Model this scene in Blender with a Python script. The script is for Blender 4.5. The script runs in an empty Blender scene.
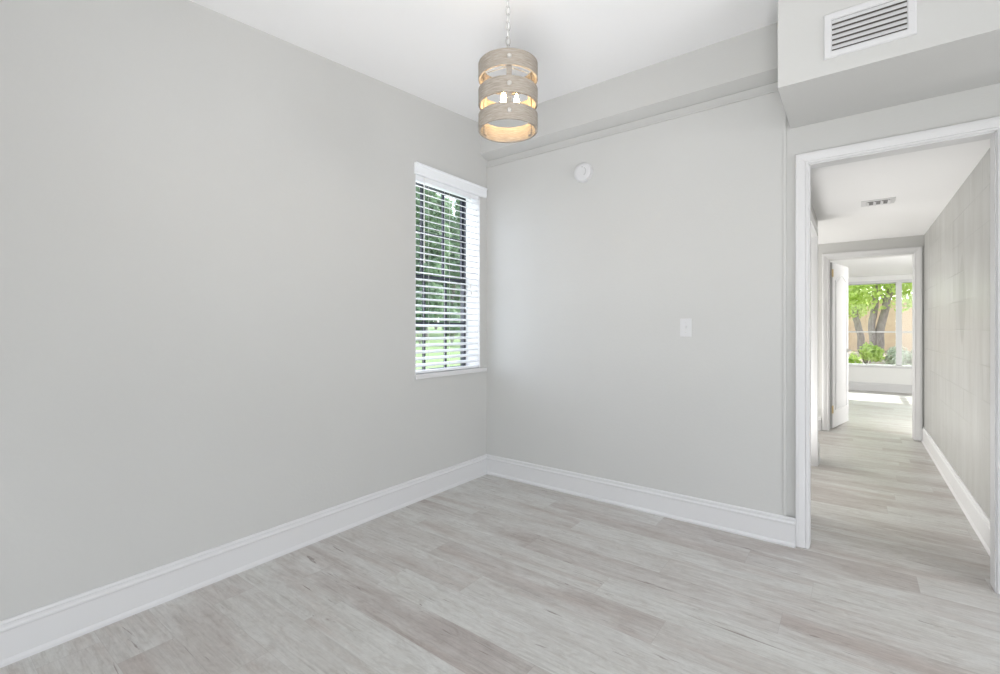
import bpy, bmesh, math, random
from mathutils import Vector, Matrix

# ------------------------------------------------------------------ camera, world, sun, big lights, exposure
SC = bpy.context.scene
COL = SC.collection
F_PX = 468.5
CAM = Vector((2.465, -3.077, 1.22))
YAW = math.radians(37.07)

cd = bpy.data.cameras.new('camera')
cam = bpy.data.objects.new('camera', cd)
COL.objects.link(cam)
cam.location = CAM
cam.rotation_euler = (math.radians(90), 0, YAW)
cd.sensor_fit = 'HORIZONTAL'
cd.sensor_width = 36.0
cd.lens = F_PX / 1000.0 * 36.0
cd.shift_y = -9.0 / 1000.0
cd.clip_start = 0.02
cd.clip_end = 400
SC.camera = cam

w = bpy.data.worlds.new('world')
SC.world = w
w.use_nodes = True
wn = w.node_tree
wn.nodes.clear()
sky = wn.nodes.new('ShaderNodeTexSky')
sky.sky_type = 'NISHITA'
sky.sun_disc = False
sky.sun_elevation = math.radians(50)
sky.sun_rotation = math.radians(0)
sky.dust_density = 2.0
hs = wn.nodes.new('ShaderNodeHueSaturation')
hs.inputs['Saturation'].default_value = 0.35
bg = wn.nodes.new('ShaderNodeBackground')
bg.inputs['Strength'].default_value = 0.55
wo = wn.nodes.new('ShaderNodeOutputWorld')
wn.links.new(sky.outputs[0], hs.inputs['Color'])
wn.links.new(hs.outputs[0], bg.inputs['Color'])
wn.links.new(bg.outputs[0], wo.inputs['Surface'])


def light(name, kind, loc, rot, energy, color=(1, 1, 1), size=None, size_y=None, spread=None):
    d = bpy.data.lights.new(name, kind)
    d.energy = energy
    d.color = color
    if kind == 'AREA':
        d.shape = 'RECTANGLE'
        d.size = size
        d.size_y = size_y
        if spread:
            d.spread = math.radians(spread)
    o = bpy.data.objects.new(name, d)
    COL.objects.link(o)
    o.location = loc
    o.rotation_euler = rot
    return o


R = math.radians
sun = light('sun', 'SUN', (2, 12, 10), (R(-42), 0, 0), 4.5, (1.0, 0.96, 0.88))   # shines towards -y, 48 degrees high
sun.data.angle = R(0.6)
# fill lamps at unseen windows added behind and right of the camera
light('room_rear_fill', 'AREA', (2.3, -6.10, 1.25), (R(-90), 0, R(180)), 38, (0.985, 0.99, 1.0), 3.4, 2.1)
light('room_right_fill', 'AREA', (5.35, -1.65, 1.35), (0, R(90), 0), 47, (0.985, 0.99, 1.0), 1.5, 2.0)
# fill lamp added behind the camera, bounced off the ceiling
_q = Vector((-1.3, 2.4, 2.4)).to_track_quat('-Z', 'Y').to_euler()
light('ceiling_bounce_fill', 'AREA', (2.6, -3.7, 0.40), _q, 18, (1.0, 1.0, 1.0), 1.0, 1.0, 80)
light('side_room_bounce_fill', 'AREA', (1.70, 1.25, 0.30), (0, R(-150), 0), 14, (1.0, 0.985, 0.96), 0.7, 0.8)  # unseen fill added to brighten the hall ceiling through the side doorway
light('passage_bounce_fill', 'AREA', (1.70, 2.95, 0.30), (0, R(-150), 0), 8, (1.0, 0.98, 0.94), 0.7, 1.2)  # unseen fill added in the passage to lift the hall ceiling
light('left_window_daylight', 'AREA', (-0.48, -0.45, 1.62), (0, R(-90), R(12)), 14, (0.97, 0.925, 1.0), 1.4, 0.7)
# unseen fill lamps added in the side passage, side room and sun room
light('passage_fill', 'AREA', (-0.08, 2.95, 1.25), (0, R(-90), 0), 28, (1.0, 0.975, 0.93), 1.7, 1.3)
light('side_room_fill', 'AREA', (0.10, 1.02, 1.10), (0, R(-90), 0), 24, (1.0, 0.98, 0.94), 1.6, 1.3)
light('sun_room_fill', 'AREA', (3.95, 3.86, 1.15), (R(-90), 0, R(180)), 59, (1.0, 0.985, 0.96), 1.2, 1.9)  # stands before a solid wall, added to brighten the far wall

SC.view_settings.view_transform = 'Standard'
SC.view_settings.look = 'None'
SC.view_settings.gamma = 1.0
SC.view_settings.use_curve_mapping = False
SC.view_settings.exposure = 0.07

random.seed(7)
PI = math.pi


# ------------------------------------------------------------------ geometry helpers
def tag(o, label=None, cat=None, group=None, kind=None):
    if label: o['label'] = label
    if cat: o['category'] = cat
    if group: o['group'] = group
    if kind: o['kind'] = kind
    return o


def empty(name, loc, label, cat, group=None, kind=None):
    o = bpy.data.objects.new(name, None)
    o.empty_display_size = 0.1
    COL.objects.link(o)
    o.location = loc
    return tag(o, label, cat, group, kind)


class MB:
    """collects shapes, then links them as ONE mesh object; coordinates are world ones"""
    def __init__(self):
        self.bm = bmesh.new()

    def box(self, a, b, bevel=0.0, mat=None):
        a, b = Vector(a), Vector(b)
        old = set(self.bm.verts)
        lo = Vector([min(a[i], b[i]) for i in range(3)])
        hi = Vector([max(a[i], b[i]) for i in range(3)])
        vs = [self.bm.verts.new((x, y, z)) for x in (lo.x, hi.x) for y in (lo.y, hi.y) for z in (lo.z, hi.z)]
        q = [(0, 1, 3, 2), (4, 6, 7, 5), (0, 4, 5, 1), (2, 3, 7, 6), (0, 2, 6, 4), (1, 5, 7, 3)]
        fs = [self.bm.faces.new([vs[i] for i in f]) for f in q]
        if bevel > 0:
            es = list({e for f in fs for e in f.edges})
            bmesh.ops.bevel(self.bm, geom=es, offset=bevel, segments=2, affect='EDGES', profile=0.6)
        if mat is not None:
            bmesh.ops.transform(self.bm, matrix=mat, verts=[v for v in self.bm.verts if v not in old])
        return self

    def prism(self, pts, d0, d1, axis):
        """extrude a closed 2-D outline along an axis ('x','y','z'); pts are the other two coordinates in order"""
        def p3(p, d):
            return {'x': (d, p[0], p[1]), 'y': (p[0], d, p[1]), 'z': (p[0], p[1], d)}[axis]
        a = [self.bm.verts.new(p3(p, d0)) for p in pts]
        b = [self.bm.verts.new(p3(p, d1)) for p in pts]
        self.bm.faces.new(a)
        self.bm.faces.new(list(reversed(b)))
        n = len(pts)
        for i in range(n):
            self.bm.faces.new((a[i], b[i], b[(i + 1) % n], a[(i + 1) % n]))
        return self

    def lathe(self, prof, c, axis='z', seg=32, closed=False, rot=None):
        """prof = [(radius, height)...]"""
        rings = []
        M = rot or Matrix.Identity(3)
        for r, h in prof:
            ring = []
            for k in range(seg):
                t = 2 * PI * k / seg
                v = Vector((r * math.cos(t), r * math.sin(t), h))
                if axis == 'y':
                    v = Vector((v.x, v.z, v.y))
                elif axis == 'x':
                    v = Vector((v.z, v.x, v.y))
                ring.append(self.bm.verts.new(M @ v + Vector(c)))
            rings.append(ring)
        n = len(rings)
        for i in range(n if closed else n - 1):
            a, b = rings[i], rings[(i + 1) % n]
            for k in range(seg):
                self.bm.faces.new((a[k], a[(k + 1) % seg], b[(k + 1) % seg], b[k]))
        if not closed:
            if prof[0][0] > 1e-5: self.bm.faces.new(rings[0][::-1])
            if prof[-1][0] > 1e-5: self.bm.faces.new(rings[-1])
        return self

    def tube(self, pts, rad, seg=8, closed=False):
        pts = [Vector(p) for p in pts]
        n = len(pts)
        rads = rad if isinstance(rad, (list, tuple)) else [rad] * n
        rings = []
        up = Vector((0.13, 0.21, 0.97)).normalized()
        for i, p in enumerate(pts):
            if closed:
                t = pts[(i + 1) % n] - pts[i - 1]
            else:
                t = pts[min(i + 1, n - 1)] - pts[max(i - 1, 0)]
            t.normalize()
            s = t.cross(up)
            if s.length < 1e-3: s = t.cross(Vector((1, 0, 0)))
            s.normalize()
            u = s.cross(t)
            rings.append([self.bm.verts.new(p + (s * math.cos(2 * PI * k / seg) + u * math.sin(2 * PI * k / seg)) * rads[i]) for k in range(seg)])
        for i in range(n if closed else n - 1):
            a, b = rings[i], rings[(i + 1) % n]
            for k in range(seg):
                self.bm.faces.new((a[k], a[(k + 1) % seg], b[(k + 1) % seg], b[k]))
        if not closed:
            self.bm.faces.new(rings[0][::-1])
            self.bm.faces.new(rings[-1])
        return self

    def leaf(self, c, size, nrm):
        n = nrm.normalized()
        a = n.cross(Vector((random.uniform(-1, 1), random.uniform(-1, 1), random.uniform(-1, 1))))
        if a.length < 1e-3: a = n.orthogonal()
        a.normalize()
        b = n.cross(a)
        L, W = size, size * 0.32
        pts = [c - a * L * .5, c - a * L * .05 + b * W + n * L * .06, c + a * L * .5 - n * L * .08, c - a * L * .05 - b * W + n * L * .06]
        vs = [self.bm.verts.new(p) for p in pts]
        self.bm.faces.new((vs[0], vs[1], vs[2]))
        self.bm.faces.new((vs[0], vs[2], vs[3]))

    def build(self, name, mat, parent=None, smooth=False, normals=True):
        if normals:
            bmesh.ops.recalc_face_normals(self.bm, faces=self.bm.faces[:])
        me = bpy.data.meshes.new(name)
        if parent is not None:
            M = world_of(parent).inverted()
            bmesh.ops.transform(self.bm, matrix=M, verts=self.bm.verts[:])
        self.bm.to_mesh(me)
        self.bm.free()
        me.materials.append(mat)
        if smooth:
            me.shade_smooth()
            if smooth != 'all':
                try:
                    me.set_sharp_from_angle(angle=R(40))
                except Exception:
                    pass
        o = bpy.data.objects.new(name, me)
        COL.objects.link(o)
        if parent is not None:
            o.parent = parent
        return o


def world_of(o):
    M = Matrix.LocRotScale(o.location, o.rotation_euler, o.scale)
    return world_of(o.parent) @ M if o.parent else M


def structure(o, label, cat):
    return tag(o, label, cat, kind='structure')


# ------------------------------------------------------------------ materials
def new_mat(name):
    m = bpy.data.materials.new(name)
    m.use_nodes = True
    nt = m.node_tree
    b = nt.nodes.get('Principled BSDF')
    return m, nt, b


def N(nt, kind, **kw):
    n = nt.nodes.new(kind)
    for k, v in kw.items():
        setattr(n, k, v)
    return n


def math_(nt, op, a, b=None, c=None):
    n = nt.nodes.new('ShaderNodeMath')
    n.operation = op
    for i, v in enumerate((a, b, c)):
        if v is None: continue
        if isinstance(v, (int, float)): n.inputs[i].default_value = v
        else: nt.links.new(v, n.inputs[i])
    return n.outputs[0]


def ramp(nt, fac, stops):
    r = nt.nodes.new('ShaderNodeValToRGB')
    cr = r.color_ramp
    while len(cr.elements) < len(stops): cr.elements.new(0.5)
    for e, (p, c) in zip(cr.elements, stops):
        e.position = p
        e.color = (*c, 1) if len(c) == 3 else c
    nt.links.new(fac, r.inputs[0])
    return r.outputs[0]


def mixc(nt, fac, a, b, mode='MIX'):
    n = nt.nodes.new('ShaderNodeMix')
    n.data_type = 'RGBA'
    n.blend_type = mode
    for s, v in ((n.inputs[0], fac), (n.inputs[6], a), (n.inputs[7], b)):
        if isinstance(v, (int, float)): s.default_value = v
        elif isinstance(v, tuple): s.default_value = (*v, 1)
        else: nt.links.new(v, s)
    return n.outputs[2]


def paint(name, col, rough=0.55, bump=0.0, scale=120, var=0.0, spec=0.4):
    m, nt, b = new_mat(name)
    b.inputs['Base Color'].default_value = (*col, 1)
    b.inputs['Roughness'].default_value = rough
    b.inputs['Specular IOR Level'].default_value = spec
    geo = N(nt, 'ShaderNodeNewGeometry')
    if var > 0:
        no = N(nt, 'ShaderNodeTexNoise')
        no.inputs['Scale'].default_value = 1.7
        no.inputs['Detail'].default_value = 4
        nt.links.new(geo.outputs['Position'], no.inputs['Vector'])
        c = ramp(nt, no.outputs[0], [(0.3, tuple(x * (1 - var) for x in col)), (0.7, tuple(min(1, x * (1 + var)) for x in col))])
        nt.links.new(c, b.inputs['Base Color'])
    if bump > 0:
        no = N(nt, 'ShaderNodeTexNoise')
        no.inputs['Scale'].default_value = scale
        no.inputs['Detail'].default_value = 3
        nt.links.new(geo.outputs['Position'], no.inputs['Vector'])
        bp = N(nt, 'ShaderNodeBump')
        bp.inputs['Strength'].default_value = bump
        bp.inputs['Distance'].default_value = 0.002
        nt.links.new(no.outputs[0], bp.inputs['Height'])
        nt.links.new(bp.outputs[0], b.inputs['Normal'])
    return m


WALL = (0.578, 0.578, 0.566)
M_wall = paint('grey_wall_paint', WALL, 0.6, 0.35, 60, 0.012)
M_ceil = paint('white_ceiling_paint', (0.88, 0.88, 0.885), 0.8, 0.2, 90)
M_trim = paint('white_semigloss_trim', (0.70, 0.70, 0.707), 0.38)
M_white = paint('white_plastic', (0.66, 0.66, 0.67), 0.4)
M_blind = paint('white_blind_slat', (0.86, 0.88, 0.91), 0.4)
M_cord = paint('white_cord', (0.8, 0.8, 0.8), 0.8)
M_dark = paint('dark_bronze_window_frame', (0.02, 0.024, 0.035), 0.4)
M_duct_shade = paint('dark_duct_shade', (0.10, 0.09, 0.075), 0.7)  # flat dark tone painted for the shade inside the duct
M_grey = paint('slot_shade_and_led_grey', (0.24, 0.24, 0.24), 0.7)  # grey painted for shaded slots, also the status LED colour
M_farwall = paint('white_far_room_paint', (0.85, 0.85, 0.84), 0.6, 0.2, 80)
M_ext = paint('exterior_stucco', (0.6, 0.58, 0.52), 0.9, 0.5, 40)
M_rivet = paint('pearl_grey_rivet', (0.46, 0.44, 0.41), 0.4)
M_chain = paint('white_enamel_chain', (0.50, 0.50, 0.49), 0.4)


def brass():
    m, nt, b = new_mat('brass')
    b.inputs['Base Color'].default_value = (0.62, 0.50, 0.28, 1)
    b.inputs['Metallic'].default_value = 1
    b.inputs['Roughness'].default_value = 0.35
    return m


def nickel():
    m, nt, b = new_mat('satin_nickel')
    b.inputs['Base Color'].default_value = (0.62, 0.61, 0.60, 1)
    b.inputs['Metallic'].default_value = 1
    b.inputs['Roughness'].default_value = 0.35
    return m


M_brass, M_nickel = brass(), nickel()


def glass_mat(name='clear_window_glass', tint=(0.94, 0.98, 0.97, 1)):
    m, nt, b = new_mat(name)
    nt.nodes.remove(b)
    out = nt.nodes.get('Material Output')
    tr = N(nt, 'ShaderNodeBsdfTransparent')
    tr.inputs[0].default_value = tint
    gl = N(nt, 'ShaderNodeBsdfGlossy')
    gl.inputs['Roughness'].default_value = 0.02
    fr = N(nt, 'ShaderNodeFresnel')
    fr.inputs[0].default_value = 1.45
    mx = N(nt, 'ShaderNodeMixShader')
    geo = N(nt, 'ShaderNodeNewGeometry')
    nt.links.new(math_(nt, 'MULTIPLY', fr.outputs[0], math_(nt, 'SUBTRACT', 1.0, geo.outputs['Backfacing'])), mx.inputs[0])
    nt.links.new(tr.outputs[0], mx.inputs[1])
    nt.links.new(gl.outputs[0], mx.inputs[2])
    nt.links.new(mx.outputs[0], out.inputs[0])
    return m


M_glass = glass_mat()
M_glass_tint = glass_mat('green_tinted_glass', (0.90, 0.93, 0.955, 1))


def floor_mat():
    m, nt, b = new_mat('whitewashed_vinyl_planks')
    geo = N(nt, 'ShaderNodeNewGeometry')
    sp = N(nt, 'ShaderNodeSeparateXYZ')
    nt.links.new(geo.outputs['Position'], sp.inputs[0])
    x, y = sp.outputs[0], sp.outputs[1]
    PW, PL = 0.182, 1.22
    yr = math_(nt, 'DIVIDE', math_(nt, 'ADD', y, 20.03), PW)
    row = math_(nt, 'FLOOR', yr)
    fy = math_(nt, 'FRACT', yr)
    wn_ = N(nt, 'ShaderNodeTexWhiteNoise', noise_dimensions='1D')
    nt.links.new(row, wn_.inputs['W'])
    xr = math_(nt, 'ADD', math_(nt, 'DIVIDE', math_(nt, 'ADD', x, 20.0), PL), wn_.outputs['Value'])
    colm = math_(nt, 'FLOOR', xr)
    fx = math_(nt, 'FRACT', xr)
    cb = N(nt, 'ShaderNodeCombineXYZ')
    nt.links.new(colm, cb.inputs[0]); nt.links.new(row, cb.inputs[1])
    pid = N(nt, 'ShaderNodeTexWhiteNoise', noise_dimensions='2D')
    nt.links.new(cb.outputs[0], pid.inputs['Vector'])
    rnd = pid.outputs['Value']
    pid2 = N(nt, 'ShaderNodeSeparateColor')
    nt.links.new(pid.outputs['Color'], pid2.inputs[0])

    def noise(sx, sy, detail, rough, dist=0.0, off=37.0):
        c = N(nt, 'ShaderNodeCombineXYZ')
        nt.links.new(math_(nt, 'ADD', math_(nt, 'MULTIPLY', x, sx), math_(nt, 'MULTIPLY', rnd, off)), c.inputs[0])
        nt.links.new(math_(nt, 'ADD', math_(nt, 'MULTIPLY', y, sy), math_(nt, 'MULTIPLY', pid2.outputs[1], off)), c.inputs[1])
        n = N(nt, 'ShaderNodeTexNoise')
        n.inputs['Scale'].default_value = 1
        n.inputs['Detail'].default_value = detail
        n.inputs['Roughness'].default_value = rough
        n.inputs['Distortion'].default_value = dist
        nt.links.new(c.outputs[0], n.inputs['Vector'])
        return n.outputs[0]
    # plank tone: pale grey-green to pinkish brown-grey
    tone = ramp(nt, pid2.outputs[0], [(0.0, (0.395, 0.362, 0.343)), (0.3, (0.455, 0.430, 0.410)), (0.6, (0.492, 0.480, 0.460)), (1.0, (0.545, 0.548, 0.528))])
    broad = noise(1.3, 5.0, 4, 0.6, 0.6)
    c1 = mixc(nt, ramp(nt, broad, [(0.38, (0, 0, 0)), (0.66, (1, 1, 1))]), tone, (0.555, 0.555, 0.540))
    pink = noise(1.0, 9.0, 3, 0.6, 0.3, 53.0)
    c2 = mixc(nt, math_(nt, 'MULTIPLY', ramp(nt, pink, [(0.52, (0, 0, 0)), (0.72, (1, 1, 1))]), 0.55), c1, (0.385, 0.325, 0.298))
    grain = noise(4.0, 80.0, 6, 0.75, 0.8)
    g = ramp(nt, grain, [(0.30, (0.80, 0.79, 0.78)), (0.47, (0.97, 0.97, 0.97)), (0.68, (1.08, 1.08, 1.08))])
    mott = noise(5.0, 16.0, 6, 0.75, 1.6, 91.0)
    c2 = mixc(nt, 1.0, c2, ramp(nt, mott, [(0.32, (0.86, 0.835, 0.82)), (0.5, (1.0, 1.0, 1.0)), (0.7, (1.08, 1.09, 1.095))]), 'MULTIPLY')
    c3 = mixc(nt, 1.0, c2, g, 'MULTIPLY')
    fine = noise(30.0, 45.0, 4, 0.8, 0.0)
    c3b = mixc(nt, 1.0, c3, ramp(nt, fine, [(0.3, (0.93, 0.93, 0.93)), (0.7, (1.05, 1.05, 1.05))]), 'MULTIPLY')
    crack = noise(2.6, 30.0, 3, 0.6, 1.8, 71.0)
    ck = ramp(nt, crack, [(0.29, (1, 1, 1)), (0.335, (0, 0, 0))])
    c4 = mixc(nt, math_(nt, 'MULTIPLY', ck, 0.75), c3b, (0.20, 0.17, 0.155))
    # seams
    def edge(f, wdt, size):
        d = math_(nt, 'MULTIPLY', math_(nt, 'MINIMUM', f, math_(nt, 'SUBTRACT', 1.0, f)), size)
        return math_(nt, 'LESS_THAN', d, wdt)
    seam = math_(nt, 'MAXIMUM', edge(fy, 0.0011, PW), edge(fx, 0.0011, PL))
    c5 = mixc(nt, math_(nt, 'MULTIPLY', seam, 0.22), c4, (0.20, 0.18, 0.17))
    c6 = mixc(nt, 1.0, c5, (1.10, 1.09, 1.08), 'MULTIPLY')
    nt.links.new(c6, b.inputs['Base Color'])
    b.inputs['Roughness'].default_value = 0.42
    b.inputs['Specular IOR Level'].default_value = 0.45
    bp = N(nt, 'ShaderNodeBump')
    bp.inputs['Strength'].default_value = 0.12
    bp.inputs['Distance'].default_value = 0.002
    nt.links.new(grain, bp.inputs['Height'])
    nt.links.new(bp.outputs[0], b.inputs['Normal'])
    return m


M_floor = floor_mat()


def block_mat():
    """painted block wall of the hall: faint running-bond joints, patchy plaster and drips"""
    m, nt, b = new_mat('painted_block_wall')
    geo = N(nt, 'ShaderNodeNewGeometry')
    sp = N(nt, 'ShaderNodeSeparateXYZ')
    nt.links.new(geo.outputs['Position'], sp.inputs[0])
    y, z = sp.outputs[1], sp.outputs[2]
    zr = math_(nt, 'DIVIDE', math_(nt, 'ADD', z, 2.0448), 0.2032)
    row = math_(nt, 'FLOOR', zr)
    fz = math_(nt, 'FRACT', zr)
    yr = math_(nt, 'ADD', math_(nt, 'DIVIDE', math_(nt, 'ADD', y, 10.0), 0.40), math_(nt, 'MULTIPLY', math_(nt, 'MODULO', row, 2.0), 0.5))
    fy = math_(nt, 'FRACT', yr)

    def edge(f, wdt, size):
        d = math_(nt, 'MULTIPLY', math_(nt, 'MINIMUM', f, math_(nt, 'SUBTRACT', 1.0, f)), size)
        mr = N(nt, 'ShaderNodeMapRange')
        mr.inputs[1].default_value = 0
        mr.inputs[2].default_value = wdt
        mr.inputs[3].default_value = 1
        mr.inputs[4].default_value = 0
        nt.links.new(d, mr.inputs[0])
        return mr.outputs[0]
    joint = math_(nt, 'MAXIMUM', edge(fz, 0.006, 0.2032), edge(fy, 0.007, 0.40))
    n1 = N(nt, 'ShaderNodeTexNoise'); n1.inputs['Scale'].default_value = 1.6; n1.inputs['Detail'].default_value = 4
    nt.links.new(geo.outputs['Position'], n1.inputs['Vector'])
    jm = math_(nt, 'MULTIPLY', joint, ramp(nt, n1.outputs[0], [(0.40, (0.05, 0.05, 0.05)), (0.6, (1, 1, 1))]))
    mp = N(nt, 'ShaderNodeMapping'); mp.inputs['Scale'].default_value = (3, 5.0, 1.1)
    nt.links.new(geo.outputs['Position'], mp.inputs[0])
    n2 = N(nt, 'ShaderNodeTexNoise'); n2.inputs['Scale'].default_value = 1.5; n2.inputs['Detail'].default_value = 6; n2.inputs['Roughness'].default_value = 0.65
    nt.links.new(mp.outputs[0], n2.inputs['Vector'])
    c = ramp(nt, n2.outputs[0], [(0.32, (0.37, 0.367, 0.35)), (0.48, (0.405, 0.405, 0.392)), (0.62, (0.435, 0.437, 0.425)), (0.8, (0.48, 0.48, 0.47))])
    c = mixc(nt, math_(nt, 'MULTIPLY', jm, 0.65), c, (0.30, 0.30, 0.28))
    # smooth leaf-shaped skim-coat patch at eye height
    dy = math_(nt, 'DIVIDE', math_(nt, 'SUBTRACT', y, 1.46), 0.15)
    dz = math_(nt, 'DIVIDE', math_(nt, 'SUBTRACT', z, 1.42), 0.34)
    rr = math_(nt, 'ADD', math_(nt, 'ABSOLUTE', dy), math_(nt, 'MULTIPLY', dz, dz))
    pm = ramp(nt, rr, [(0.80, (1, 1, 1)), (1.0, (0, 0, 0))])
    c = mixc(nt, math_(nt, 'MULTIPLY', pm, 0.95), c, (0.33, 0.33, 0.315))
    nt.links.new(c, b.inputs['Base Color'])
    b.inputs['Roughness'].default_value = 0.38
    n3 = N(nt, 'ShaderNodeTexNoise'); n3.inputs['Scale'].default_value = 9; n3.inputs['Detail'].default_value = 4
    nt.links.new(geo.outputs['Position'], n3.inputs['Vector'])
    h = math_(nt, 'SUBTRACT', math_(nt, 'MULTIPLY', n3.outputs[0], 0.6), math_(nt, 'MULTIPLY', jm, 0.8))
    bp = N(nt, 'ShaderNodeBump'); bp.inputs['Strength'].default_value = 0.35; bp.inputs['Distance'].default_value = 0.008
    nt.links.new(h, bp.inputs['Height'])
    nt.links.new(bp.outputs[0], b.inputs['Normal'])
    return m


M_block = block_mat()


def shade_wood():
    m, nt, b = new_mat('weathered_grey_wood')
    tc = N(nt, 'ShaderNodeTexCoord')
    sp = N(nt, 'ShaderNodeSeparateXYZ')
    nt.links.new(tc.outputs['Object'], sp.inputs[0])
    ang = math_(nt, 'ARCTAN2', sp.outputs[1], sp.outputs[0])
    cb = N(nt, 'ShaderNodeCombineXYZ')
    nt.links.new(math_(nt, 'MULTIPLY', ang, 0.9), cb.inputs[0])
    nt.links.new(math_(nt, 'MULTIPLY', sp.outputs[2], 110.0), cb.inputs[1])
    n = N(nt, 'ShaderNodeTexNoise'); n.inputs['Scale'].default_value = 3; n.inputs['Detail'].default_value = 5; n.inputs['Roughness'].default_value = 0.65
    nt.links.new(cb.outputs[0], n.inputs['Vector'])
    c = ramp(nt, n.outputs[0], [(0.30, (0.215, 0.182, 0.150)), (0.5, (0.310, 0.275, 0.235)), (0.70, (0.42, 0.385, 0.34))])
    nt.links.new(c, b.inputs['Base Color'])
    b.inputs['Roughness'].default_value = 0.7
    bp = N(nt, 'ShaderNodeBump'); bp.inputs['Strength'].default_value = 0.3; bp.inputs['Distance'].default_value = 0.001
    nt.links.new(n.outputs[0], bp.inputs['Height']); nt.links.new(bp.outputs[0], b.inputs['Normal'])
    return m


M_wood = shade_wood()


def bulb_mat():
    m, nt, b = new_mat('glowing_warm_bulb')
    b.inputs['Base Color'].default_value = (1, 0.9, 0.75, 1)
    b.inputs['Emission Color'].default_value = (1.0, 0.68, 0.33, 1)
    b.inputs['Emission Strength'].default_value = 50
    return m


M_bulb = bulb_mat()


def leaf_mat(name, c0, c1, c2, trans=0.5):
    m, nt, b = new_mat(name)
    geo = N(nt, 'ShaderNodeNewGeometry')
    n = N(nt, 'ShaderNodeTexNoise'); n.inputs['Scale'].default_value = 3.5; n.inputs['Detail'].default_value = 4
    nt.links.new(geo.outputs['Position'], n.inputs['Vector'])
    c = ramp(nt, n.outputs[0], [(0.3, c0), (0.5, c1), (0.7, c2)])
    nt.links.new(c, b.inputs['Base Color'])
    b.inputs['Roughness'].default_value = 0.5
    tl = N(nt, 'ShaderNodeBsdfTranslucent')
    nt.links.new(c, tl.inputs[0])
    mx = N(nt, 'ShaderNodeMixShader'); mx.inputs[0].default_value = trans
    out = nt.nodes.get('Material Output')
    nt.links.new(b.outputs[0], mx.inputs[1]); nt.links.new(tl.outputs[0], mx.inputs[2])
    nt.links.new(mx.outputs[0], out.inputs[0])
    return m


M_leaf_bright = leaf_mat('bright_yellow_green_leaves', (0.36, 0.50, 0.08), (0.54, 0.68, 0.18), (0.72, 0.82, 0.34), 0.6)  # yellow-green foliage, tone varied by noise
M_leaf_mid = leaf_mat('mid_green_leaves', (0.19, 0.30, 0.15), (0.31, 0.43, 0.26), (0.46, 0.58, 0.40), 0.5)
M_leaf_pale = leaf_mat('pale_grey_green_leaves', (0.42, 0.50, 0.36), (0.58, 0.62, 0.50), (0.72, 0.74, 0.66), 0.4)
M_leaf_deep = leaf_mat('deep_green_leaves', (0.07, 0.16, 0.08), (0.14, 0.27, 0.13), (0.25, 0.40, 0.20), 0.4)


def noise_mat(name, stops, scale, rough=0.9, bump=0.5, stretch=(1, 1, 1)):
    m, nt, b = new_mat(name)
    geo = N(nt, 'ShaderNodeNewGeometry')
    mp = N(nt, 'ShaderNodeMapping'); mp.inputs['Scale'].default_value = stretch
    nt.links.new(geo.outputs['Position'], mp.inputs[0])
    n = N(nt, 'ShaderNodeTexNoise'); n.inputs['Scale'].default_value = scale; n.inputs['Detail'].default_value = 6; n.inputs['Roughness'].default_value = 0.7
    nt.links.new(mp.outputs[0], n.inputs['Vector'])
    nt.links.new(ramp(nt, n.outputs[0], stops), b.inputs['Base Color'])
    b.inputs['Roughness'].default_value = rough
    bp = N(nt, 'ShaderNodeBump'); bp.inputs['Strength'].default_value = bump; bp.inputs['Distance'].default_value = 0.02
    nt.links.new(n.outputs[0], bp.inputs['Height']); nt.links.new(bp.outputs[0], b.inputs['Normal'])
    return m


M_bark = noise_mat('grey_brown_bark', [(0.3, (0.20, 0.16, 0.15)), (0.7, (0.42, 0.36, 0.34))], 6, stretch=(4, 4, 1))
M_grass = noise_mat('mown_lawn', [(0.3, (0.12, 0.20, 0.06)), (0.5, (0.20, 0.29, 0.11)), (0.72, (0.30, 0.38, 0.18))], 5)
M_mulch = noise_mat('leaf_litter_soil', [(0.32, (0.22, 0.15, 0.12)), (0.5, (0.42, 0.33, 0.27)), (0.68, (0.60, 0.55, 0.50))], 7)
M_fence = noise_mat('peach_stucco_garden_wall', [(0.3, (0.72, 0.50, 0.36)), (0.7, (0.85, 0.64, 0.48))], 3, bump=0.2)
M_rock = noise_mat('pale_rock', [(0.3, (0.40, 0.38, 0.37)), (0.7, (0.66, 0.64, 0.62))], 8)

# ------------------------------------------------------------------ room shell
CZ0, CS = 2.913, 0.080                       # ceiling height over the beam face, fall per metre towards the camera


def cz(y):
    return CZ0 + CS * (y + 0.082)


WX0, WX1, WY0, WY1, WZ0, WZ1 = -0.205, 0.0, -0.807, -0.088, 0.880, 2.325   # window opening in the left wall
RX, RY = 5.20, -6.00                         # right and rear limits of the room
DX0, DX1, DZ = 2.266, 2.987, 2.125           # doorway
SX, SY, SZ = 2.180, -0.546, 2.342            # duct soffit
HX0, HX1, HZ, HY1 = 2.195, 3.065, 2.217, 3.67
FY = 8.52                                    # far wall of the sun room

structure(MB().box((-0.205, RY - 0.2, -0.12), (RX + 0.2, FY + 0.25, 0)).build('floor', M_floor),
          'whitewashed grey wood-look plank floor running through room and hall', 'floor')

b = MB()
for a_, c_ in (((WX0, RY, 0), (WX1, WY0, 3.05)), ((WX0, WY1, 0), (WX1, 0.11, 3.05)),
               ((WX0, WY0, 0), (WX1, WY1, WZ0)), ((WX0, WY0, WZ1), (WX1, WY1, 3.05))):
    b.box(a_, c_)
structure(b.build('wall_left', M_wall), 'long pale grey painted wall on the left with the small window', 'wall')

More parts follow.
